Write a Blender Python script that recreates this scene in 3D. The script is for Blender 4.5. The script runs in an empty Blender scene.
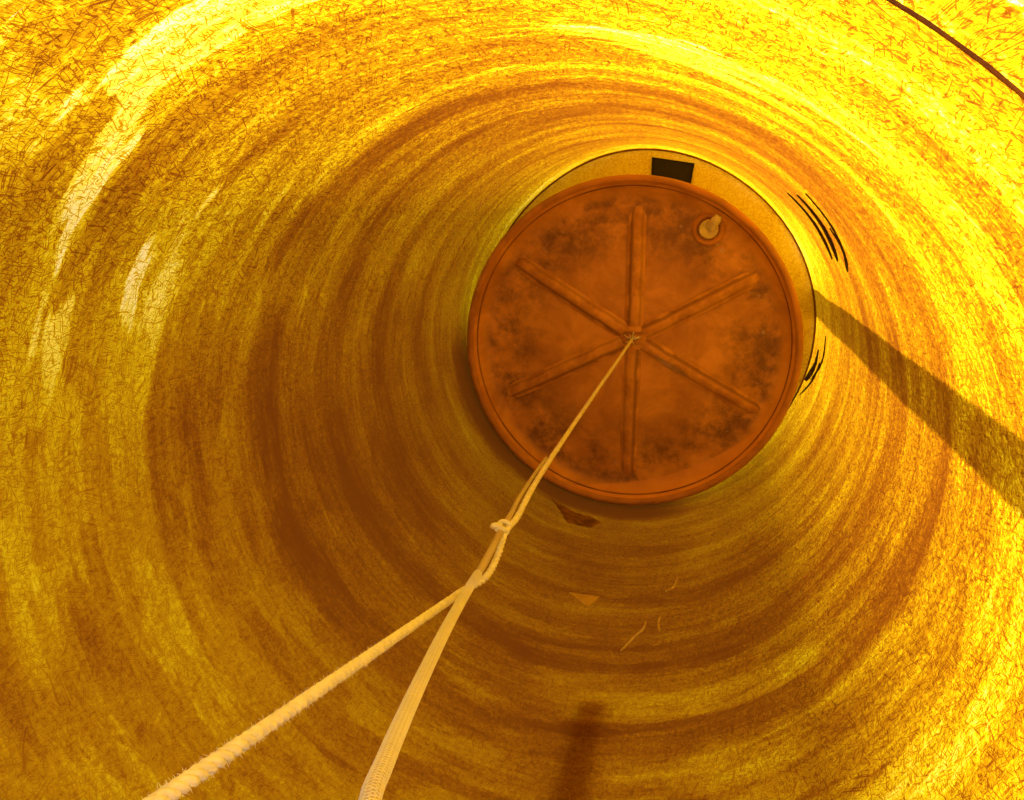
import bpy, bmesh, math, random
from mathutils import Vector, Matrix, noise
random.seed(7)
S = bpy.context.scene
C = S.collection
PI = math.pi

# ---------------------------------------------------------------- camera
F = 740.0                                   # focal length in pixels of the 1024 px frame
CAM = Vector((.385, .665, 4.53))
n = Vector((712-512, -(215-400), -F)).normalized()       # straight down, in camera axes
X = (Vector((1, 0, 0)) - n*n.x).normalized(); Z = -n; Y = Z.cross(X)
cam = bpy.data.objects.new('camera', bpy.data.cameras.new('camera')); C.objects.link(cam)
cam.matrix_world = Matrix.Translation(CAM) @ Matrix((X, Y, Z)).to_4x4()
cam.data.sensor_width = 36; cam.data.lens = 36*F/1024
cam.data.clip_start = .02; cam.data.clip_end = 500
S.camera = cam

# ---------------------------------------------------------------- sky, sun, exposure
w = bpy.data.worlds.new('sky'); S.world = w; w.use_nodes = True
nt = w.node_tree; nt.nodes.clear()
sky = nt.nodes.new('ShaderNodeTexSky'); sky.sky_type = 'NISHITA'; sky.sun_disc = False
sky.sun_elevation = math.radians(25); sky.sun_rotation = math.radians(40)
bg = nt.nodes.new('ShaderNodeBackground'); bg.inputs[1].default_value = .36
out = nt.nodes.new('ShaderNodeOutputWorld')
nt.links.new(sky.outputs[0], bg.inputs[0]); nt.links.new(bg.outputs[0], out.inputs[0])
SUN_AZ, SUN_EL = math.radians(48), math.radians(23)
sd = Vector((math.cos(SUN_AZ)*math.cos(SUN_EL), math.sin(SUN_AZ)*math.cos(SUN_EL), math.sin(SUN_EL)))
sl = bpy.data.lights.new('sun', 'SUN'); sl.energy = 13.0; sl.angle = math.radians(2.2); sl.color = (1, .95, .86)
so = bpy.data.objects.new('sun', sl); C.objects.link(so)
so.rotation_euler = (-sd).to_track_quat('-Z', 'Y').to_euler()
S.view_settings.view_transform = 'Standard'; S.view_settings.look = 'None'
S.view_settings.gamma = 1; S.view_settings.use_curve_mapping = False
S.view_settings.exposure = .46

# ---------------------------------------------------------------- helpers
def tag(o, label=None, cat=None, group=None, kind=None):
    if label: o['label'] = label
    if cat: o['category'] = cat
    if group: o['group'] = group
    if kind: o['kind'] = kind
    return o
def mesh_obj(name, verts, faces, mat, parent=None, smooth=True, uvs=None):
    me = bpy.data.meshes.new(name); me.from_pydata(verts, [], faces); me.update()
    if smooth: me.polygons.foreach_set('use_smooth', [True]*len(me.polygons))
    if uvs:
        uv = me.uv_layers.new(name='UVMap')
        for p in me.polygons:
            for li, co in zip(p.loop_indices, uvs(p)): uv.data[li].uv = co
    o = bpy.data.objects.new(name, me); C.objects.link(o)
    if mat: me.materials.append(mat)
    if parent: o.parent = parent
    return o
def empty(name, loc, label, cat, group=None):
    o = bpy.data.objects.new(name, None); C.objects.link(o); o.location = loc
    o.empty_display_size = .1
    return tag(o, label, cat, group)
def lathe(name, prof, mat, parent=None, seg=96, cap=False, close=False):
    v = []; f = []; m = len(prof)
    for i in range(seg):
        a = 2*PI*i/seg
        for r, z in prof: v.append((r*math.cos(a), r*math.sin(a), z))
    mm = m if close else m-1
    for i in range(seg):
        j = (i+1) % seg
        for k in range(mm):
            l = (k+1) % m
            f.append((i*m+k, j*m+k, j*m+l, i*m+l))
    if cap:
        v.append((0, 0, prof[-1][1])); c = len(v)-1
        for i in range(seg): f.append((i*m+m-1, ((i+1) % seg)*m+m-1, c))
    return mesh_obj(name, v, f, mat, parent)
def spline(pts, n):
    P = [Vector(p) for p in pts]; P = [P[0]*2-P[1]]+P+[P[-1]*2-P[-2]]; o = []
    for i in range(1, len(P)-2):
        a, b, c, d = P[i-1:i+3]
        k = max(2, int((c-b).length/n))
        for j in range(k):
            t = j/k
            o.append(.5*((2*b)+(c-a)*t+(2*a-5*b+4*c-d)*t*t+(3*b-a-3*c+d)*t**3))
    o.append(P[-2]); return o
def frames(path):
    T = [(path[min(i+1, len(path)-1)]-path[max(i-1, 0)]).normalized() for i in range(len(path))]
    u = T[0].orthogonal().normalized(); R = []
    for t in T:
        u = (u-t*u.dot(t)).normalized(); R.append((u.copy(), t.cross(u)))
    return T, R
def tube_data(path, rad, sides=10, V=None, Fc=None, cap=True):
    V = [] if V is None else V; Fc = [] if Fc is None else Fc
    T, R = frames(path); b = len(V)
    for i, p in enumerate(path):
        r = rad(i) if callable(rad) else rad
        for k in range(sides):
            a = 2*PI*k/sides; V.append(p+R[i][0]*(r*math.cos(a))+R[i][1]*(r*math.sin(a)))
    for i in range(len(path)-1):
        for k in range(sides):
            l = (k+1) % sides; Fc.append((b+i*sides+k, b+i*sides+l, b+(i+1)*sides+l, b+(i+1)*sides+k))
    if cap:
        Fc.append(tuple(b+k for k in reversed(range(sides)))); e = b+(len(path)-1)*sides
        Fc.append(tuple(e+k for k in range(sides)))
    return V, Fc
def helix(path, rad, pitch, phase):
    T, R = frames(path); s = 0; o = []
    for i, p in enumerate(path):
        if i: s += (p-path[i-1]).length
        a = 2*PI*s/pitch+phase; o.append(p+R[i][0]*(rad*math.cos(a))+R[i][1]*(rad*math.sin(a)))
    return o

# ---------------------------------------------------------------- materials
class NT:
    def __init__(s, name):
        s.m = bpy.data.materials.new(name); s.m.use_nodes = True; s.t = s.m.node_tree; s.t.nodes.clear()
    def n(s, typ, **kw):
        nd = s.t.nodes.new(typ); ins = kw.pop('ins', {})
        for k, v in kw.items(): setattr(nd, k, v)
        for k, v in ins.items():
            if isinstance(v, bpy.types.NodeSocket): s.t.links.new(v, nd.inputs[k])
            else: nd.inputs[k].default_value = v
        return nd
    def math(s, op, a, b=0, c=None, clamp=False):
        ins = {0: a, 1: b}
        if c is not None: ins[2] = c
        return s.n('ShaderNodeMath', operation=op, use_clamp=clamp, ins=ins).outputs[0]
    def mapr(s, v, a, b, c=0, d=1, smooth=True):
        return s.n('ShaderNodeMapRange', interpolation_type='SMOOTHSTEP' if smooth else 'LINEAR',
                   ins={'Value': v, 'From Min': a, 'From Max': b, 'To Min': c, 'To Max': d}).outputs['Result']
    def noise(s, vec, scale, detail=3, rough=.55, dist=0):
        return s.n('ShaderNodeTexNoise', ins={'Vector': vec, 'Scale': scale, 'Detail': detail, 'Roughness': rough, 'Distortion': dist}).outputs['Fac']
    def mapping(s, vec, scale=(1, 1, 1), rot=(0, 0, 0), loc=(0, 0, 0)):
        return s.n('ShaderNodeMapping', ins={'Vector': vec, 'Scale': scale, 'Rotation': rot, 'Location': loc}).outputs[0]
    def mix(s, f, a, b, mode='MIX'):
        nd = s.n('ShaderNodeMix', data_type='RGBA', blend_type=mode)
        for sock, v in ((nd.inputs[0], f), (nd.inputs[6], a), (nd.inputs[7], b)):
            if isinstance(v, bpy.types.NodeSocket): s.t.links.new(v, sock)
            else: sock.default_value = v if not isinstance(v, tuple) else (*v, 1)[:4]
        return nd.outputs[2]
    def ramp(s, v, stops, interp='LINEAR'):
        r = s.n('ShaderNodeValToRGB', ins={0: v}); cr = r.color_ramp; cr.interpolation = interp
        while len(cr.elements) < len(stops): cr.elements.new(.5)
        for e, (p, c) in zip(cr.elements, stops):
            e.position = p; e.color = (c, c, c, 1) if not isinstance(c, tuple) else (*c, 1)
        return r.outputs[0]
    def out(s, sh):
        o = s.n('ShaderNodeOutputMaterial', ins={'Surface': sh}); return s.m

def laminate(name, is_floor=False):
    """translucent fibreglass laminate: thickness varies, colour follows thickness and painted shade"""
    k = NT(name)
    co = k.n('ShaderNodeTexCoord').outputs['Object']
    uv = k.n('ShaderNodeTexCoord').outputs['UV']
    sep = k.n('ShaderNodeSeparateXYZ', ins={0: co}); z = sep.outputs[2]
    if is_floor:
        ring = k.noise(co, 5, 4)
        lay = k.math('MULTIPLY', ring, .5)
        zz = None
    else:
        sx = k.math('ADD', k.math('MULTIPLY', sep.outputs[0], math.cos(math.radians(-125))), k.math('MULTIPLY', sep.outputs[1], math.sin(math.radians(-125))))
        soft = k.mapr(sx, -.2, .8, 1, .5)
        wob = k.noise(k.mapping(co, (1.1, 1.1, .4)), 1.0, 3)
        zz = k.math('ADD', z, k.math('MULTIPLY', k.math('SUBTRACT', wob, .5), .22))
        # laminate thickness from bottom (0) to top (4.6 m)
        st = [(0, .34), (.25, .38), (.50, .56), (.9, .64), (.95, .72), (1.1, .74), (1.14, .66), (1.46, .72), (1.5, .86), (1.60, .84), (1.64, .72), (1.9, .70),
              (1.95, .86), (2.07, .88), (2.12, .70), (2.36, .70), (2.42, .84), (2.52, .80), (2.58, .56), (2.78, .50), (2.84, .58), (2.95, .5), (3.0, .42), (3.4, .38), (3.7, .42), (4.6, .4)]
        lay = k.ramp(k.math('DIVIDE', zz, 4.6), [(a/4.6, b) for a, b in st])
        streak = k.noise(k.mapping(co, (.8, .8, 9)), 1.0, 5, .6)             # long strokes running round the tank
        lay = k.math('ADD', lay, k.math('MULTIPLY', k.math('MULTIPLY', k.math('SUBTRACT', streak, .5), 1.0), soft))
        fine = k.noise(k.mapping(co, (2.5, 2.5, 60)), 1.0, 3, .6)
        lay = k.math('ADD', lay, k.math('MULTIPLY', k.math('SUBTRACT', fine, .5), .45))
        # brushed-on resin: strokes with hard ends
        for off, sc, a_, amt in ((0, 5.5, .545, .13), (7, 8.5, .565, .12), (13, 4.0, .56, -.10)):
            stn = k.noise(k.mapping(co, (1.5, 1.5, sc), rot=(.06, .05, 0), loc=(off, off*.7, off*.3)), 1.0, 5, .55)
            sm = k.math('MULTIPLY', k.mapr(stn, a_, a_+.02), k.mapr(z, .8, 2.6, .35, 1))
            lay = k.math('ADD', lay, k.math('MULTIPLY', sm, amt))
        # shaded side painted darker through the thickness value
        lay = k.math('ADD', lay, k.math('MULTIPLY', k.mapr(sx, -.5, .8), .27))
        lid_shade = k.math('MULTIPLY', k.math('MULTIPLY', k.mapr(zz, .28, .36), k.mapr(zz, .66, .48)), k.mapr(sx, .45, .85))  # lid's contact shadow painted onto the lower wall
        lay = k.math('ADD', lay, k.math('MULTIPLY', lid_shade, .75))
        sy = k.math('ADD', k.math('MULTIPLY', sep.outputs[0], math.cos(math.radians(-64))), k.math('MULTIPLY', sep.outputs[1], math.sin(math.radians(-64))))
        wz = k.math('ADD', z, k.math('MULTIPLY', sep.outputs[0], -.06))
        wed = k.math('MULTIPLY', k.math('MULTIPLY', k.mapr(wz, 2.37, 2.355), k.mapr(wz, 2.18, 2.22)), k.mapr(sy, .885, .93))
        lay = k.math('SUBTRACT', lay, k.math('MULTIPLY', wed, .27))
    blotch = k.noise(co, 1.6, 4, .6)
    lay = k.math('ADD', lay, k.math('MULTIPLY', k.math('SUBTRACT', blotch, .5), .7))
    grain = k.noise(co, 75, 4, .7)
    grain_contrast = .75 if is_floor else k.mapr(sx, .1, -.7, .75, 1.7)       # grain contrast raised on the sunny side
    lay = k.math('ADD', lay, k.math('MULTIPLY', k.math('SUBTRACT', grain, .5), grain_contrast))
    if not is_floor: lay = k.math('ADD', lay, k.mapr(sx, .1, -.7, 0, .12))  # sunny side tinted darker to hold down its brightness
    # resin-starved pale patches, drawn out round the tank
    pale = k.noise(k.mapping(co, (1.3, 1.3, 6), loc=(3, 1, 2)), 1.0, 4, .55)
    pale = k.mapr(pale, .565, .60)
    if is_floor: pale = k.math('MULTIPLY', pale, 0)
    else: pale = k.math('MULTIPLY', k.math('MULTIPLY', pale, k.mapr(z, 2.2, 3.2)), k.mapr(sep.outputs[1], .1, .55))
    pale = k.math('MULTIPLY', pale, k.mapr(grain, .3, .55, .45, 1))
    lay = k.math('SUBTRACT', lay, k.math('MULTIPLY', pale, .44))
    # chopped strands
    fib = None
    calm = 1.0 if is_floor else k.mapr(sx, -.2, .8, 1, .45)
    base_uv = uv
    for i, a in enumerate((.25, 1.0, 1.9, 2.6, 3.0, 1.45)):
        v = k.mapping(k.mapping(base_uv, loc=(i*3.7, i*1.9, 0), rot=(0, 0, a)), (330, 30, 1))
        v = k.n('ShaderNodeVectorMath', operation='ADD', ins={0: v}); 
        wv = k.n('ShaderNodeTexNoise', noise_dimensions='2D', ins={'Vector': base_uv, 'Scale': 14.0, 'Detail': 1})
        vm = k.n('ShaderNodeVectorMath', operation='SCALE', ins={0: wv.outputs['Color'], 'Scale': 4.5})
        k.t.links.new(vm.outputs[0], v.inputs[1])
        nn = k.n('ShaderNodeTexNoise', noise_dimensions='2D', ins={'Vector': v.outputs[0], 'Scale': 1.0, 'Detail': 0}).outputs['Fac']
        s1 = k.mapr(nn, .71, .77)
        fib = s1 if fib is None else k.math('MAXIMUM', fib, s1)
    lay = k.math('ADD', lay, k.math('MULTIPLY', k.math('MULTIPLY', fib, .5), calm))
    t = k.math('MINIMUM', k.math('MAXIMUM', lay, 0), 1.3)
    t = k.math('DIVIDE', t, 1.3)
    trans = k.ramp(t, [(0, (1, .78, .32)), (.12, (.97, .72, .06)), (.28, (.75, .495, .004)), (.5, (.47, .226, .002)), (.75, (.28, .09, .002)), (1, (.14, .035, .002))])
    refl = k.ramp(t, [(0, (.98, .84, .08)), (.3, (.96, .76, .04)), (.6, (.86, .58, .03)), (1, (.40, .16, .01))] if is_floor else [(0, (.80, .62, .20)), (.2, (.62, .37, .015)), (.5, (.46, .19, .004)), (1, (.24, .08, .006))])
    bump = k.n('ShaderNodeBump', ins={'Strength': .25, 'Distance': .006, 'Height': k.math('ADD', grain, fib)})
    pr = k.n('ShaderNodeBsdfPrincipled', ins={'Base Color': refl, 'Roughness': .42, 'Specular IOR Level': .25, 'Normal': bump.outputs[0]})
    tr = k.n('ShaderNodeBsdfTranslucent', ins={'Color': trans, 'Normal': bump.outputs[0]})
    mx = k.n('ShaderNodeMixShader', ins={0: .25 if is_floor else .52, 1: pr.outputs[0], 2: tr.outputs[0]})
    return k.out(mx.outputs[0])

def simple(name, col, rough=.6, metal=0, var=.25, scale=20, spec=.3, bump=0, trans=0):
    k = NT(name); co = k.n('ShaderNodeTexCoord').outputs['Object']
    nz = k.noise(co, scale, 4)
    c2 = tuple(c*(1-var) for c in col)
    cc = k.mix(k.mapr(nz, .35, .65), c2, col)
    pr = k.n('ShaderNodeBsdfPrincipled', ins={'Base Color': cc, 'Roughness': rough, 'Metallic': metal, 'Specular IOR Level': spec})
    if bump:
        b = k.n('ShaderNodeBump', ins={'Strength': bump, 'Distance': .01, 'Height': nz}); k.t.links.new(b.outputs[0], pr.inputs['Normal'])
    sh = pr.outputs[0]
    if trans:
        tr = k.n('ShaderNodeBsdfTranslucent', ins={'Color': cc})
        sh = k.n('ShaderNodeMixShader', ins={0: trans, 1: sh, 2: tr.outputs[0]}).outputs[0]
    return k.out(sh)

def lid_material():
    k = NT('lid_resin'); co = k.n('ShaderNodeTexCoord').outputs['Object']
    sep = k.n('ShaderNodeSeparateXYZ', ins={0: co})
    r = k.math('SQRT', k.math('ADD', k.math('MULTIPLY', sep.outputs[0], sep.outputs[0]), k.math('MULTIPLY', sep.outputs[1], sep.outputs[1])))
    n1 = k.noise(co, 3.2, 6, .65, .4); n2 = k.noise(k.mapping(co, loc=(5, 2, 0)), 14, 5, .7)
    base = k.mix(k.mapr(n1, .3, .7), (.46, .20, .04), (.78, .38, .075))
    # dirt: a ring where water stood, heavier toward the rim
    ringm = k.math('MULTIPLY', k.mapr(r, .35, .70), k.mapr(r, .86, .78))
    d = k.math('MULTIPLY', ringm, k.mapr(k.noise(k.mapping(co, loc=(1.3, 7.2, 0)), 3.0, 6, .7), .40, .58))
    d = k.math('MULTIPLY', d, k.mapr(n2, .3, .6, .3, 1))
    c = k.mix(k.math('MULTIPLY', d, .85), base, (.16, .075, .035))
    # pale mineral crust
    cr = k.math('MULTIPLY', k.math('MULTIPLY', k.mapr(r, .66, .72), k.mapr(r, .80, .75)), k.mapr(n2, .60, .68))
    c = k.mix(k.math('MULTIPLY', cr, .6), c, (.55, .38, .22))
    # cleaner crescent on one side
    dx = k.math('SUBTRACT', sep.outputs[0], -.227); dy = k.math('SUBTRACT', sep.outputs[1], .515)
    q = k.math('SQRT', k.math('ADD', k.math('MULTIPLY', dx, dx), k.math('MULTIPLY', dy, dy)))
    c = k.mix(k.math('MULTIPLY', k.mapr(q, 1.345, 1.36), .6), c, (.80, .36, .075))
    b = k.n('ShaderNodeBump', ins={'Strength': .35, 'Distance': .01, 'Height': k.math('ADD', n1, k.math('MULTIPLY', n2, .4))})
    pr = k.n('ShaderNodeBsdfPrincipled', ins={'Base Color': c, 'Roughness': .5, 'Specular IOR Level': .3, 'Normal': b.outputs[0]})
    return k.out(pr.outputs[0])

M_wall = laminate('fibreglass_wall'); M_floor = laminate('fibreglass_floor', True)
M_lid = lid_material()
def rib_material():
    k = NT('rib_resin'); co = k.n('ShaderNodeTexCoord').outputs['Object']; y = k.n('ShaderNodeSeparateXYZ', ins={0: co}).outputs[1]
    nz = k.noise(co, 8, 5, .65)
    c = k.mix(k.mapr(nz, .35, .65), (.46, .20, .045), (.70, .34, .07))
    yy = k.math('ADD', y, k.math('MULTIPLY', k.math('SUBTRACT', nz, .5), .03))
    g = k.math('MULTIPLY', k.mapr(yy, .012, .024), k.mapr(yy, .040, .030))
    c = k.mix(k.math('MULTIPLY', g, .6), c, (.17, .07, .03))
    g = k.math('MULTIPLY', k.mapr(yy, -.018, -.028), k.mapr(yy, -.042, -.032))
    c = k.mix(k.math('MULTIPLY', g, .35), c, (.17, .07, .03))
    b = k.n('ShaderNodeBump', ins={'Strength': .3, 'Distance': .006, 'Height': nz})
    return k.out(k.n('ShaderNodeBsdfPrincipled', ins={'Base Color': c, 'Roughness': .55, 'Specular IOR Level': .3, 'Normal': b.outputs[0]}).outputs[0])
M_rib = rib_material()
M_ribpale = simple('rib_pale', (.62, .40, .24), .5, var=.3, scale=14, bump=.3)  # paler tone for the streak on one rib
M_rim = simple('rim_resin', (.58, .25, .055), .5, var=.3, scale=7)
M_crease_shade = simple('crease_shade', (.36, .15, .035), .6, var=.5, scale=5)  # dark tone paints the shade inside the rim
M_shade = simple('shade_dark', (.055, .022, .010), .7, var=.4, scale=30)  # dark strips stand in for narrow shadows on the wall
M_black = simple('flat_black', (.02, .013, .01), .8)
M_post = simple('dark_steel', (.10, .09, .08), .6, metal=.3)
M_rope = simple('cotton_rope', (.96, .93, .86), .9, var=.12, scale=60, bump=.4, trans=.25)
M_hose = simple('clear_hose', (.74, .64, .54), .22, var=.06, scale=10, spec=.6, trans=.5)
M_braid = simple('hose_braid', (.93, .89, .80), .6, var=.05, trans=.3)
M_bung = simple('pale_plastic', (.86, .74, .48), .35, var=.2, scale=25, trans=.2)
M_seam = simple('seam_resin', (.28, .11, .02), .5, var=.4, scale=15, trans=.3)
M_scr = simple('pale_scratch', (1, .90, .55), .6, var=.05, trans=.6)
M_chip = simple('resin_chip', (1, .80, .25), .6, var=.1, trans=.6)
M_brown = simple('brown_patch', (.50, .26, .06), .7, var=.5, scale=22, trans=.55)  # brown tone of the area low on the wall
M_ground = simple('sandy_ground', (.55, .47, .36), .9, var=.3, scale=2, bump=.5)

# ---------------------------------------------------------------- tank shell
def bulge(a, z):
    d = (math.degrees(a)-95+180) % 360-180
    t = min(1, max(0, z/1.2)); return .036*math.exp(-(d/30)**2)*(1-t*t*(3-2*t))
def wall_r(a, z):       # the laminate is never perfectly round
    return 1 + bulge(a, z) + .004*noise.noise(Vector((math.cos(a)*2, math.sin(a)*2, z*2.2))) + .0012*noise.noise(Vector((math.cos(a)*6, math.sin(a)*6, z*30)))
SEG, ROWS, H = 288, 170, 3.74
v = []; f = []; a0 = math.radians(-153)
for j in range(ROWS+1):
    z = H*j/ROWS
    for i in range(SEG):
        a = a0+2*PI*i/SEG; r = wall_r(a, z); v.append((r*math.cos(a), r*math.sin(a), z))
for j in range(ROWS):
    for i in range(SEG):
        f.append((j*SEG+i, (j+1)*SEG+i, (j+1)*SEG+(i+1) % SEG, j*SEG+(i+1) % SEG))
def cyl_uv(p):
    q = p.index; j, i = divmod(q, SEG); u0 = 2*PI*i/SEG; u1 = 2*PI*(i+1)/SEG; z0 = H*j/ROWS; z1 = H*(j+1)/ROWS
    return [(u0, z0), (u0, z1), (u1, z1), (u1, z0)]
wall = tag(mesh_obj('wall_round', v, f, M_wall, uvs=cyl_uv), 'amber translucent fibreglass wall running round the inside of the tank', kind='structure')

# shoulder above the seam; unseen dome and manhole added to control the light
HX, HY, HR = .14, .36, .56
v = []; f = []; rings = [(1.0, 3.74, 0), (1.0, 3.95, 0), (1.0, 4.22, 0), (.97, 4.36, .05), (.90, 4.50, .3), (.78, 4.585, .7), (HR, 4.64, 1)]
for R_, z, s in rings:
    for i in range(96):
        a = 2*PI*i/96; v.append((HX*s+R_*math.cos(a), HY*s+R_*math.sin(a), z))
for j in range(len(rings)-1):
    for i in range(96): f.append((j*96+i, (j+1)*96+i, (j+1)*96+(i+1) % 96, j*96+(i+1) % 96))
def top_uv(p):
    j, i = divmod(p.index, 96); u0 = 2*PI*i/96; u1 = 2*PI*(i+1)/96; a = [3.74, 3.95, 4.22, 4.38, 4.6, 4.8, 5.1]
    return [(u0, a[j]), (u1, a[j]), (u1, a[j+1]), (u0, a[j+1])]
tag(mesh_obj('shoulder_and_added_dome', v, f, M_wall, uvs=top_uv), 'amber fibreglass shoulder of the tank above the seam, with an added dome and manhole', kind='structure')
man = lathe('added_manhole_flange', [(HR-.012, 4.61), (HR-.012, 4.70), (HR+.06, 4.70), (HR+.06, 4.685), (HR+.012, 4.685), (HR+.012, 4.61)], M_rim, close=True)
man.location = (HX, HY, 0); tag(man, 'fibreglass flange round the added manhole', kind='structure')
# seam where the shoulder is bonded on
v = []; f = []
for i in range(240):
    a = 2*PI*i/240; on = 1 if abs((math.degrees(a)-52+180) % 360-180) < 45 else 0; w_ = (.0026 if on else .0006)+.0018*noise.noise(Vector((math.cos(a)*5, math.sin(a)*5, 0))); zc = 3.752+(0 if on else .04)+.006*noise.noise(Vector((math.cos(a)*3, math.sin(a)*3, 4)))
    for r, z in ((1.004, zc-w_), (.997, zc-w_*.5), (.996, zc), (.997, zc+w_*.5), (1.004, zc+w_)): v.append((r*math.cos(a), r*math.sin(a), z))
for i in range(240):
    j = (i+1) % 240
    for k_ in range(4): f.append((i*5+k_, i*5+k_+1, j*5+k_+1, j*5+k_))
tag(mesh_obj('trim_1', v, f, M_seam), 'dark bonded seam line round the top of the wall', kind='structure')

# floor and the thin joint line in the corner
v = []; f = []; rr = [0, .15, .3, .45, .6, .75, .88, .96, .99, 1.003]
zz = [0]*8+[.003, .016]
for r, z in zip(rr, zz):
    for i in range(160):
        a = 2*PI*i/160; q = r*(1+bulge(a, 0)*r**4); v.append((q*math.cos(a), q*math.sin(a), z))
for j in range(len(rr)-1):
    for i in range(160): f.append((j*160+i, (j+1)*160+i, (j+1)*160+(i+1) % 160, j*160+(i+1) % 160))
flo = tag(mesh_obj('floor', v, f, M_floor, uvs=lambda p: [(v[k][0], v[k][1]) for k in p.vertices]), 'amber granular tank floor showing as a crescent past the lid', kind='structure')
v = []; f = []
for i in range(240):
    a = 2*PI*i/240
    for r, z in ((1.006, .010), (.993, .010), (.990, .019), (.993, .026), (1.006, .028)):
        q = r*(1+bulge(a, 0)); v.append((q*math.cos(a), q*math.sin(a), z))
for i in range(240):
    j = (i+1) % 240
    for k_ in range(4): f.append((i*5+k_, i*5+k_+1, j*5+k_+1, j*5+k_))
tag(mesh_obj('trim_3', v, f, M_seam), 'thin dark corner line between tank wall and floor', kind='structure')

# ---------------------------------------------------------------- marks and painted shadow strips on the wall (parts of the wall)
def wall_strip(name, pts, width, mat, proud=.003, label=None, seg=24, taper=True):
    """thin strip lying on the wall; pts = (degrees, z)"""
    P = [Vector((math.radians(a), z, 0)) for a, z in pts]; path = spline(P, .01) if len(P) > 1 else P
    path = path[::max(1, len(path)//seg)]
    v = []; f = []; m = len(path)
    for i, p in enumerate(path):
        t = (path[min(i+1, m-1)]-path[max(i-1, 0)]); t.normalize(); nn = Vector((-t.y, t.x, 0))
        w = width*.5*((1-(abs(2*i/(m-1)-1))**3)*.9+.1 if taper else 1)*(1+.3*noise.noise(Vector((i*.7, width*99, 0))))
        for s, pr in ((-1, -.002), (-.8, proud), (.8, proud), (1, -.002)):
            q = p+nn*w*s; r = 1-pr-.002; v.append((r*math.cos(q.x), r*math.sin(q.x), q.y))
    for i in range(m-1):
        for k_ in range(3): f.append((i*4+k_, i*4+k_+1, i*4+k_+5, i*4+k_+4))
    o = mesh_obj(name, v, f, mat, wall); 
    if label: o['label'] = label
    return o
wall_strip('shade_strip', [(48.5, 1.40), (40, 1.38), (29.5, 1.24)], .052, M_shade, label='dark slit-like strip painting a shadow low on the sunlit wall')
wall_strip('shade_strip', [(47.5, 1.62), (39, 1.56), (29.5, 1.38)], .060, M_shade)
wall_strip('shade_strip', [(47.3, 1.86), (38, 1.78), (29.3, 1.60)], .020, M_shade)
wall_strip('shade_strip', [(38.5, 1.72), (33, 1.68), (27.5, 1.52)], .018, M_shade)
wall_strip('shade_strip', [(3, .42), (-5, .40), (-13, .22)], .022, M_shade)
wall_strip('shade_strip', [(-3, .22), (-9, .20), (-15, .05)], .075, M_shade)
wall_strip('shade_strip', [(-6, .34), (-12, .28), (-20, .10)], .018, M_shade)
wall_strip('scratch', [(137.6, .97), (130, 1.00), (120.8, 1.05)], .016, M_scr)
for pts in ([(-81.8, 1.943), (-78.9, 1.827), (-77.5, 1.78), (-76.9, 1.706)], [(-73.4, 1.811), (-74, 1.74), (-73.6, 1.684)], [(-73.4, 1.476), (-71.4, 1.45), (-70.3, 1.35)]): wall_strip('scratch', pts, .009, M_scr)
def wall_patch(name, pts, mat, label=None, proud=.002):
    c = sum((Vector(p) for p in [(a, z, 0) for a, z in pts]), Vector())/len(pts)
    v = []; f = []; N = len(pts)
    for k_, (sc, pr) in enumerate(((1, -.001), (.94, proud), (.5, proud+.001))):
        for a, z in pts:
            A = math.radians(c.x+(a-c.x)*sc); Z_ = c.y+(z-c.y)*sc; r = wall_r(A, Z_)-.001-pr
            v.append((r*math.cos(A), r*math.sin(A), Z_))
    for k_ in range(2):
        for i in range(N): f.append((k_*N+i, k_*N+(i+1) % N, (k_+1)*N+(i+1) % N, (k_+1)*N+i))
    f.append(tuple(2*N+i for i in range(N)))
    o = mesh_obj(name, v, f, mat, wall, smooth=False)
    if label: o['label'] = label
wall_patch('resin_chip', [(-97.7, 1.533), (-93.5, 1.523), (-89.8, 1.517), (-90.6, 1.56), (-92, 1.619), (-94.5, 1.58)], M_chip, 'paler triangular chip on the wall')
wall_patch('brown_patch', [(-113.6, .634), (-109, .74), (-106, .83), (-102, .82), (-98.8, .805), (-96, .70), (-100, .655), (-105, .67)], M_brown, 'dim brown area low on the wall below the lid')

# ---------------------------------------------------------------- lid
LX, LY, LZ = -.033, -.053, .375
lid = empty('tank_lid', (LX, LY, LZ), 'round brown fibreglass lid with six radial ribs hanging on the rope at the tank bottom', 'lid')
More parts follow.
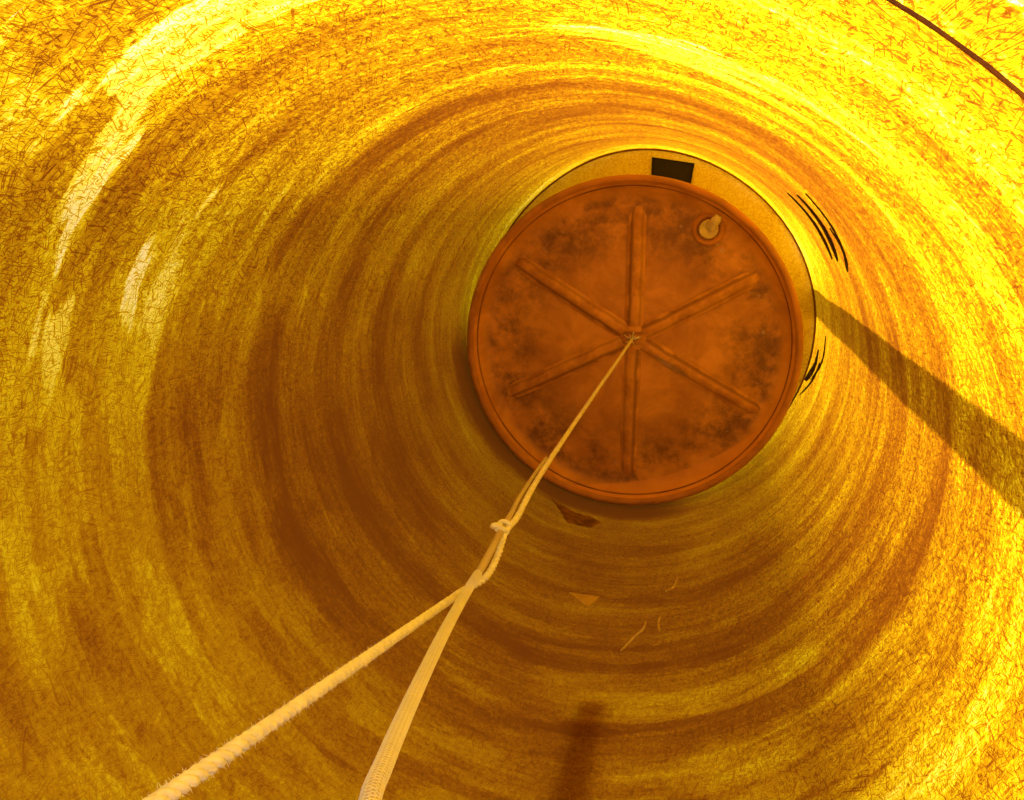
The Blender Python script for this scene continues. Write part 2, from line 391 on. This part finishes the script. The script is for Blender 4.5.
# disc: slightly domed plate, sloping side, closed underside
prof = [(.892, .074), (.880, .060), (.868, .034), (.845, .006), (.81, -.008), (.74, -.006), (.5, .006), (.25, .012), (.05, .016)]
lathe('plate', prof, M_lid, lid, seg=160, cap=True)
lathe('rim', [(.885, .064), (.890, .078), (.899, .084), (.915, .084), (.924, .076), (.926, .050), (.918, -.030), (.905, -.040), (.86, -.035), (.80, -.040), (.0001, -.03)], M_rim, lid, seg=160)
lathe('rim_shade_bead', [(.868, .030), (.868, .040), (.873, .046), (.879, .046), (.884, .062)], M_crease_shade, lid, seg=160)
ang = [90.2, 148.5, 29, -153.2, -28.8, -90.2]
lens = [.665, .745, .685, .775, .75, .785]
HB = (.0335, .0517)
def rib_mesh(L=.70):
    v = []; f = []; N = 22
    for i in range(N+1):
        t = i/N; x = .05+(L)*t; w_ = (.042-.004*t)*(min(1, (1-t)*9+.35)); h = .020*(min(1, (1-t)*7))*min(1, t*6+.4)
        zb = .014-.020*max(0, (x-.5)/.3)
        wob = .003*noise.noise(Vector((x*9, L*50, 0)))
        for y, zz_ in ((-1.25, -.004), (-.8, .35), (-.38, 1), (.38, 1), (.8, .35), (1.25, -.004)): v.append((x, y*w_+wob, zb+h*zz_))
    for i in range(N):
        for k_ in range(5): f.append((i*6+k_, (i+1)*6+k_, (i+1)*6+k_+1, i*6+k_+1))
    f.append(tuple(N*6+k_ for k_ in range(6)))
    return v, f
for i, a in enumerate(ang):
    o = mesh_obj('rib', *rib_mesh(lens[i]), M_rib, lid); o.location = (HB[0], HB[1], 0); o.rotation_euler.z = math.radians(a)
    if i == 4:
        pv, pf = [], []
        for q in range(9):
            x = .13+.03*q; w_ = .013*math.sin(PI*(q+.6)/9.2)+.002
            pv += [(x, -.028-w_, .018), (x, -.028+w_, .036)]
        for q in range(8): pf.append((2*q, 2*q+2, 2*q+3, 2*q+1))
        sc = mesh_obj('pale_streak', pv, pf, M_ribpale, o); sc['label'] = 'pale streak along the rib'
hb = lathe('hub', [(.085, .008), (.070, .022), (.045, .030), (.02, .032)], M_rib, lid, seg=32, cap=True); hb.location = (HB[0], HB[1], 0)
# eye that takes the rope
V_, F_ = tube_data([Vector((.024*math.cos(t), 0, .036+.024*math.sin(t))) for t in [PI*q/14 for q in range(-2, 17)]], .006, 8)
mesh_obj('lifting_eye', V_, F_, M_post, lid).location = (HB[0], HB[1], 0)

# pale spout with collar standing in the lid
sp = empty('bung', (LX+.405, LY+.645, LZ-.010), 'small pale plastic bung in a round collar near the lid edge', 'bung')
lathe('collar', [(.088, .0), (.086, .012), (.078, .020), (.060, .020), (.055, .008), (.050, .004)], M_rim, sp, seg=40, cap=True)
lathe('cap', [(.046, .004), (.050, .012), (.051, .034), (.047, .042), (.040, .044), (.034, .038), (.012, .036)], M_bung, sp, seg=32, cap=True)
pth = spline([(.010, .012, .020), (.026, .034, .040), (.040, .056, .052), (.048, .070, .056)], .006)
V_, F_ = tube_data(pth, lambda i: .032-.010*i/len(pth)*(1 if i < len(pth)-2 else 1.4), 14); mesh_obj('nozzle', V_, F_, M_bung, sp)

# square dark area with a low lip on the floor
v = []; 
q = [(.031, .988), (.272, .950), (.249, .780), (.033, .79)]
qi = [(x*.96+.005, y*.985+.01) for x, y in q]
b = [(x, y, .006) for x, y in q]+[(x, y, .010) for x, y in q]+[(x, y, .010) for x, y in qi]+[(x, y, .002) for x, y in qi]
f = [(i, (i+1) % 4, 4+(i+1) % 4, 4+i) for i in range(4)]+[(4+i, 4+(i+1) % 4, 8+(i+1) % 4, 8+i) for i in range(4)]+[(8+i, 8+(i+1) % 4, 12+(i+1) % 4, 12+i) for i in range(4)]+[(12, 13, 14, 15)]
tag(mesh_obj('dark_square', b, f, M_black, smooth=False), 'dark square patch on the tank floor half hidden behind the lid', 'patch')

# ---------------------------------------------------------------- rope and hose
def stranded(name_parent, path, r, label):
    for k_ in range(3):
        V_, F_ = tube_data(helix(path, r*.48, .040, 2*PI*k_/3), r*.56, 7)
        o = mesh_obj('strand', V_, F_, M_rope, name_parent)
rope_pts = [(.0005, -.0013, .445), (-.012, -.018, .9), (-.030, -.040, 1.41), (-.040, -.049, 2.127), (-.040, -.049, 2.595), (-.034, -.050, 2.80), (-.030, -.052, 2.90),
            (-.034, -.050, 2.99), (-0.0333, -0.0765, 3.0586), (-0.0354, -0.0869, 3.1462), (-0.0614, -0.0828, 3.2237), (-0.0557, -0.0485, 3.328), (-0.0448, 0.0172, 3.528), (-0.0282, 0.1173, 3.8322), (-.014, .203, 4.093), (.006, .28, 4.30), (.03, .40, 4.50), (-.02, .62, 4.72), (-.12, .80, 4.735), (-.22, .93, 4.62)]
rope = empty('rope', (LX, LY, .43), 'fuzzy white twisted rope from lower left down to the middle of the lid', 'rope')
def loc(pts, o): return [Vector(p)-Vector(o.location) for p in pts]
rp = spline(loc(rope_pts, rope), .007)
stranded(rope, rp, .0082, None)
# knot: two turns round rope and hose
kc = Vector((-.043, -.046, 2.985))-rope.location
kp = [kc+Vector((.011*math.cos(t)+.003*math.sin(t*2.3), .011*math.sin(t), -.022+.016*t/PI+.004*math.cos(t*1.7))) for t in [q*.25 for q in range(0, 38)]]
V_, F_ = tube_data(kp, .0062, 8)
for c_ in ((-.013, .008, .006), (-.014, .006, -.004)):
    tt = [kc+Vector(c_)+Vector((.008*math.cos(t), .005*math.sin(t), .011*math.sin(t*.9))) for t in [q*.4 for q in range(0, 16)]]
    tube_data(tt, .0065, 7, V_, F_)
mesh_obj('knot', V_, F_, M_rope, rope)
# frayed ends at the lid
V_, F_ = [], []
for q in range(14):
    a = random.uniform(0, 2*PI); l = random.uniform(.025, .055); s0 = Vector((.0335, .0517, .020))
    tube_data(spline([s0, s0+Vector((math.cos(a)*l*.5, math.sin(a)*l*.5, .018)), s0+Vector((math.cos(a)*l, math.sin(a)*l, random.uniform(-.01, .01)))], .012), .0028, 5, V_, F_)
tag(mesh_obj('frayed_end', V_, F_, M_rope, rope), 'frayed pale rope tuft at the lid centre')
# fuzz
V_, F_ = [], []
T_, R_ = frames(rp)
for q in range(7000):
    i = random.randrange(int(len(rp)*.66), len(rp)-40); a = random.uniform(0, 2*PI)
    d = R_[i][0]*math.cos(a)+R_[i][1]*math.sin(a); p0 = rp[i]+d*.0068; l = random.expovariate(1/.0016)+.0008
    p1 = p0+d*min(l, .006)+T_[i]*random.uniform(-.005, .005); w_ = T_[i].cross(d)*.0003; b_ = len(V_)
    V_ += [p0-w_, p0+w_, p1, p0+T_[i]*.0006]; F_ += [(b_, b_+1, b_+2), (b_+1, b_+3, b_+2)]
tag(mesh_obj('fuzz', V_, F_, M_rope, rope, smooth=False), kind='stuff')

hose_pts = [(-.050, -.040, 2.47), (-.052, -.040, 2.60), (-.050, -.040, 2.79), (-.045, -.043, 2.90), (-.044, -.046, 2.985), (-0.0319, -0.0353, 3.0953), (-0.0277, -0.0367, 3.1992), (-0.0157, -0.0195, 3.3401), (0.0272, 0.0451, 3.5669), (0.0795, 0.1194, 3.8016), (0.1182, 0.1732, 3.9583), (.144, .208, 4.057), (.167, .242, 4.169), (.16, .36, 4.46), (.12, .62, 4.71), (.10, .84, 4.73), (.08, 1.0, 4.60)]
hose = empty('hose', hose_pts[0], 'clear braided plastic hose with a pale sheen, right of the rope', 'hose')
hp = spline(loc(hose_pts, hose), .010)
def hr(i): return .0052+.0032*min(1, max(0, (i/len(hp)-.10)/.12))
V_, F_ = tube_data(hp, hr, 16, cap=False); mesh_obj('tube', V_, F_, M_hose, hose)
V_, F_ = [], []
T_, R_ = frames(hp)
st = int(len(hp)*.27); fine = spline([hp[i] for i in range(st, len(hp))], .0017)
for s_ in (-1, 1):
    for q in range(6): tube_data(helix(fine, .0088, s_*.030, 2*PI*q/6), .0006, 4, V_, F_, cap=False)
mesh_obj('braid', V_, F_, M_braid, hose)

# ---------------------------------------------------------------- things standing outside that shade the wall
def post(name, base, top, w_, label, cat, thick=None):
    t = thick or w_
    ax = (Vector(top)-Vector(base)); L = ax.length
    V_, F_ = tube_data([Vector((0, 0, 0)), Vector((0, 0, L))], w_/2, 20)
    o = mesh_obj(name, V_, F_, M_post); o.location = base; o.rotation_euler = ax.to_track_quat('Z', 'Y').to_euler()
    return tag(o, label, cat)
sh = Vector((math.cos(SUN_AZ), math.sin(SUN_AZ), 0))
foot = Vector((math.cos(math.radians(10.6)), math.sin(math.radians(10.6)), 0))
D_ = .30
post('support_post', foot+sh*D_+Vector((0, 0, -.015)), foot+sh*D_+Vector((0, 0, 5.2)), .13, 'dark upright post outside the tank whose shadow shows through the right wall', 'post')
# flat bar strapped to the outside, lower edge of the photo
def bar(name, a0, a1, z0, z1, r0, r1, label, cat):
    v = []; n_ = 6
    for r in (r0, r1):
        for z in (z0, z1):
            for i in range(n_+1):
                a = math.radians(a0+(a1-a0)*i/n_); v.append((r*math.cos(a), r*math.sin(a), z))
    m = n_+1; f = []
    for i in range(n_):
        f += [(i, i+1, m+i+1, m+i), (2*m+i, 3*m+i, 3*m+i+1, 2*m+i+1), (i, 2*m+i, 2*m+i+1, i+1), (m+i, m+i+1, 3*m+i+1, 3*m+i)]
    f += [(0, m, 3*m, 2*m), (n_, 2*m+n_, 3*m+n_, m+n_)]
    return tag(mesh_obj(name, v, f, M_post, smooth=False), label, cat)
bar('mounting_bar', -88.2, -82.2, 2.26, 4.2, 1.025, 1.045, 'flat upright bar outside the tank showing as a dim stripe above the frame bottom', 'bar')
g = mesh_obj('ground', [(x, y, -.015) for x, y in ((-40, -40), (40, -40), (40, 40), (-40, 40))], [(0, 1, 2, 3)], M_ground, smooth=False)
tag(g, 'sandy ground outside the tank', kind='structure')
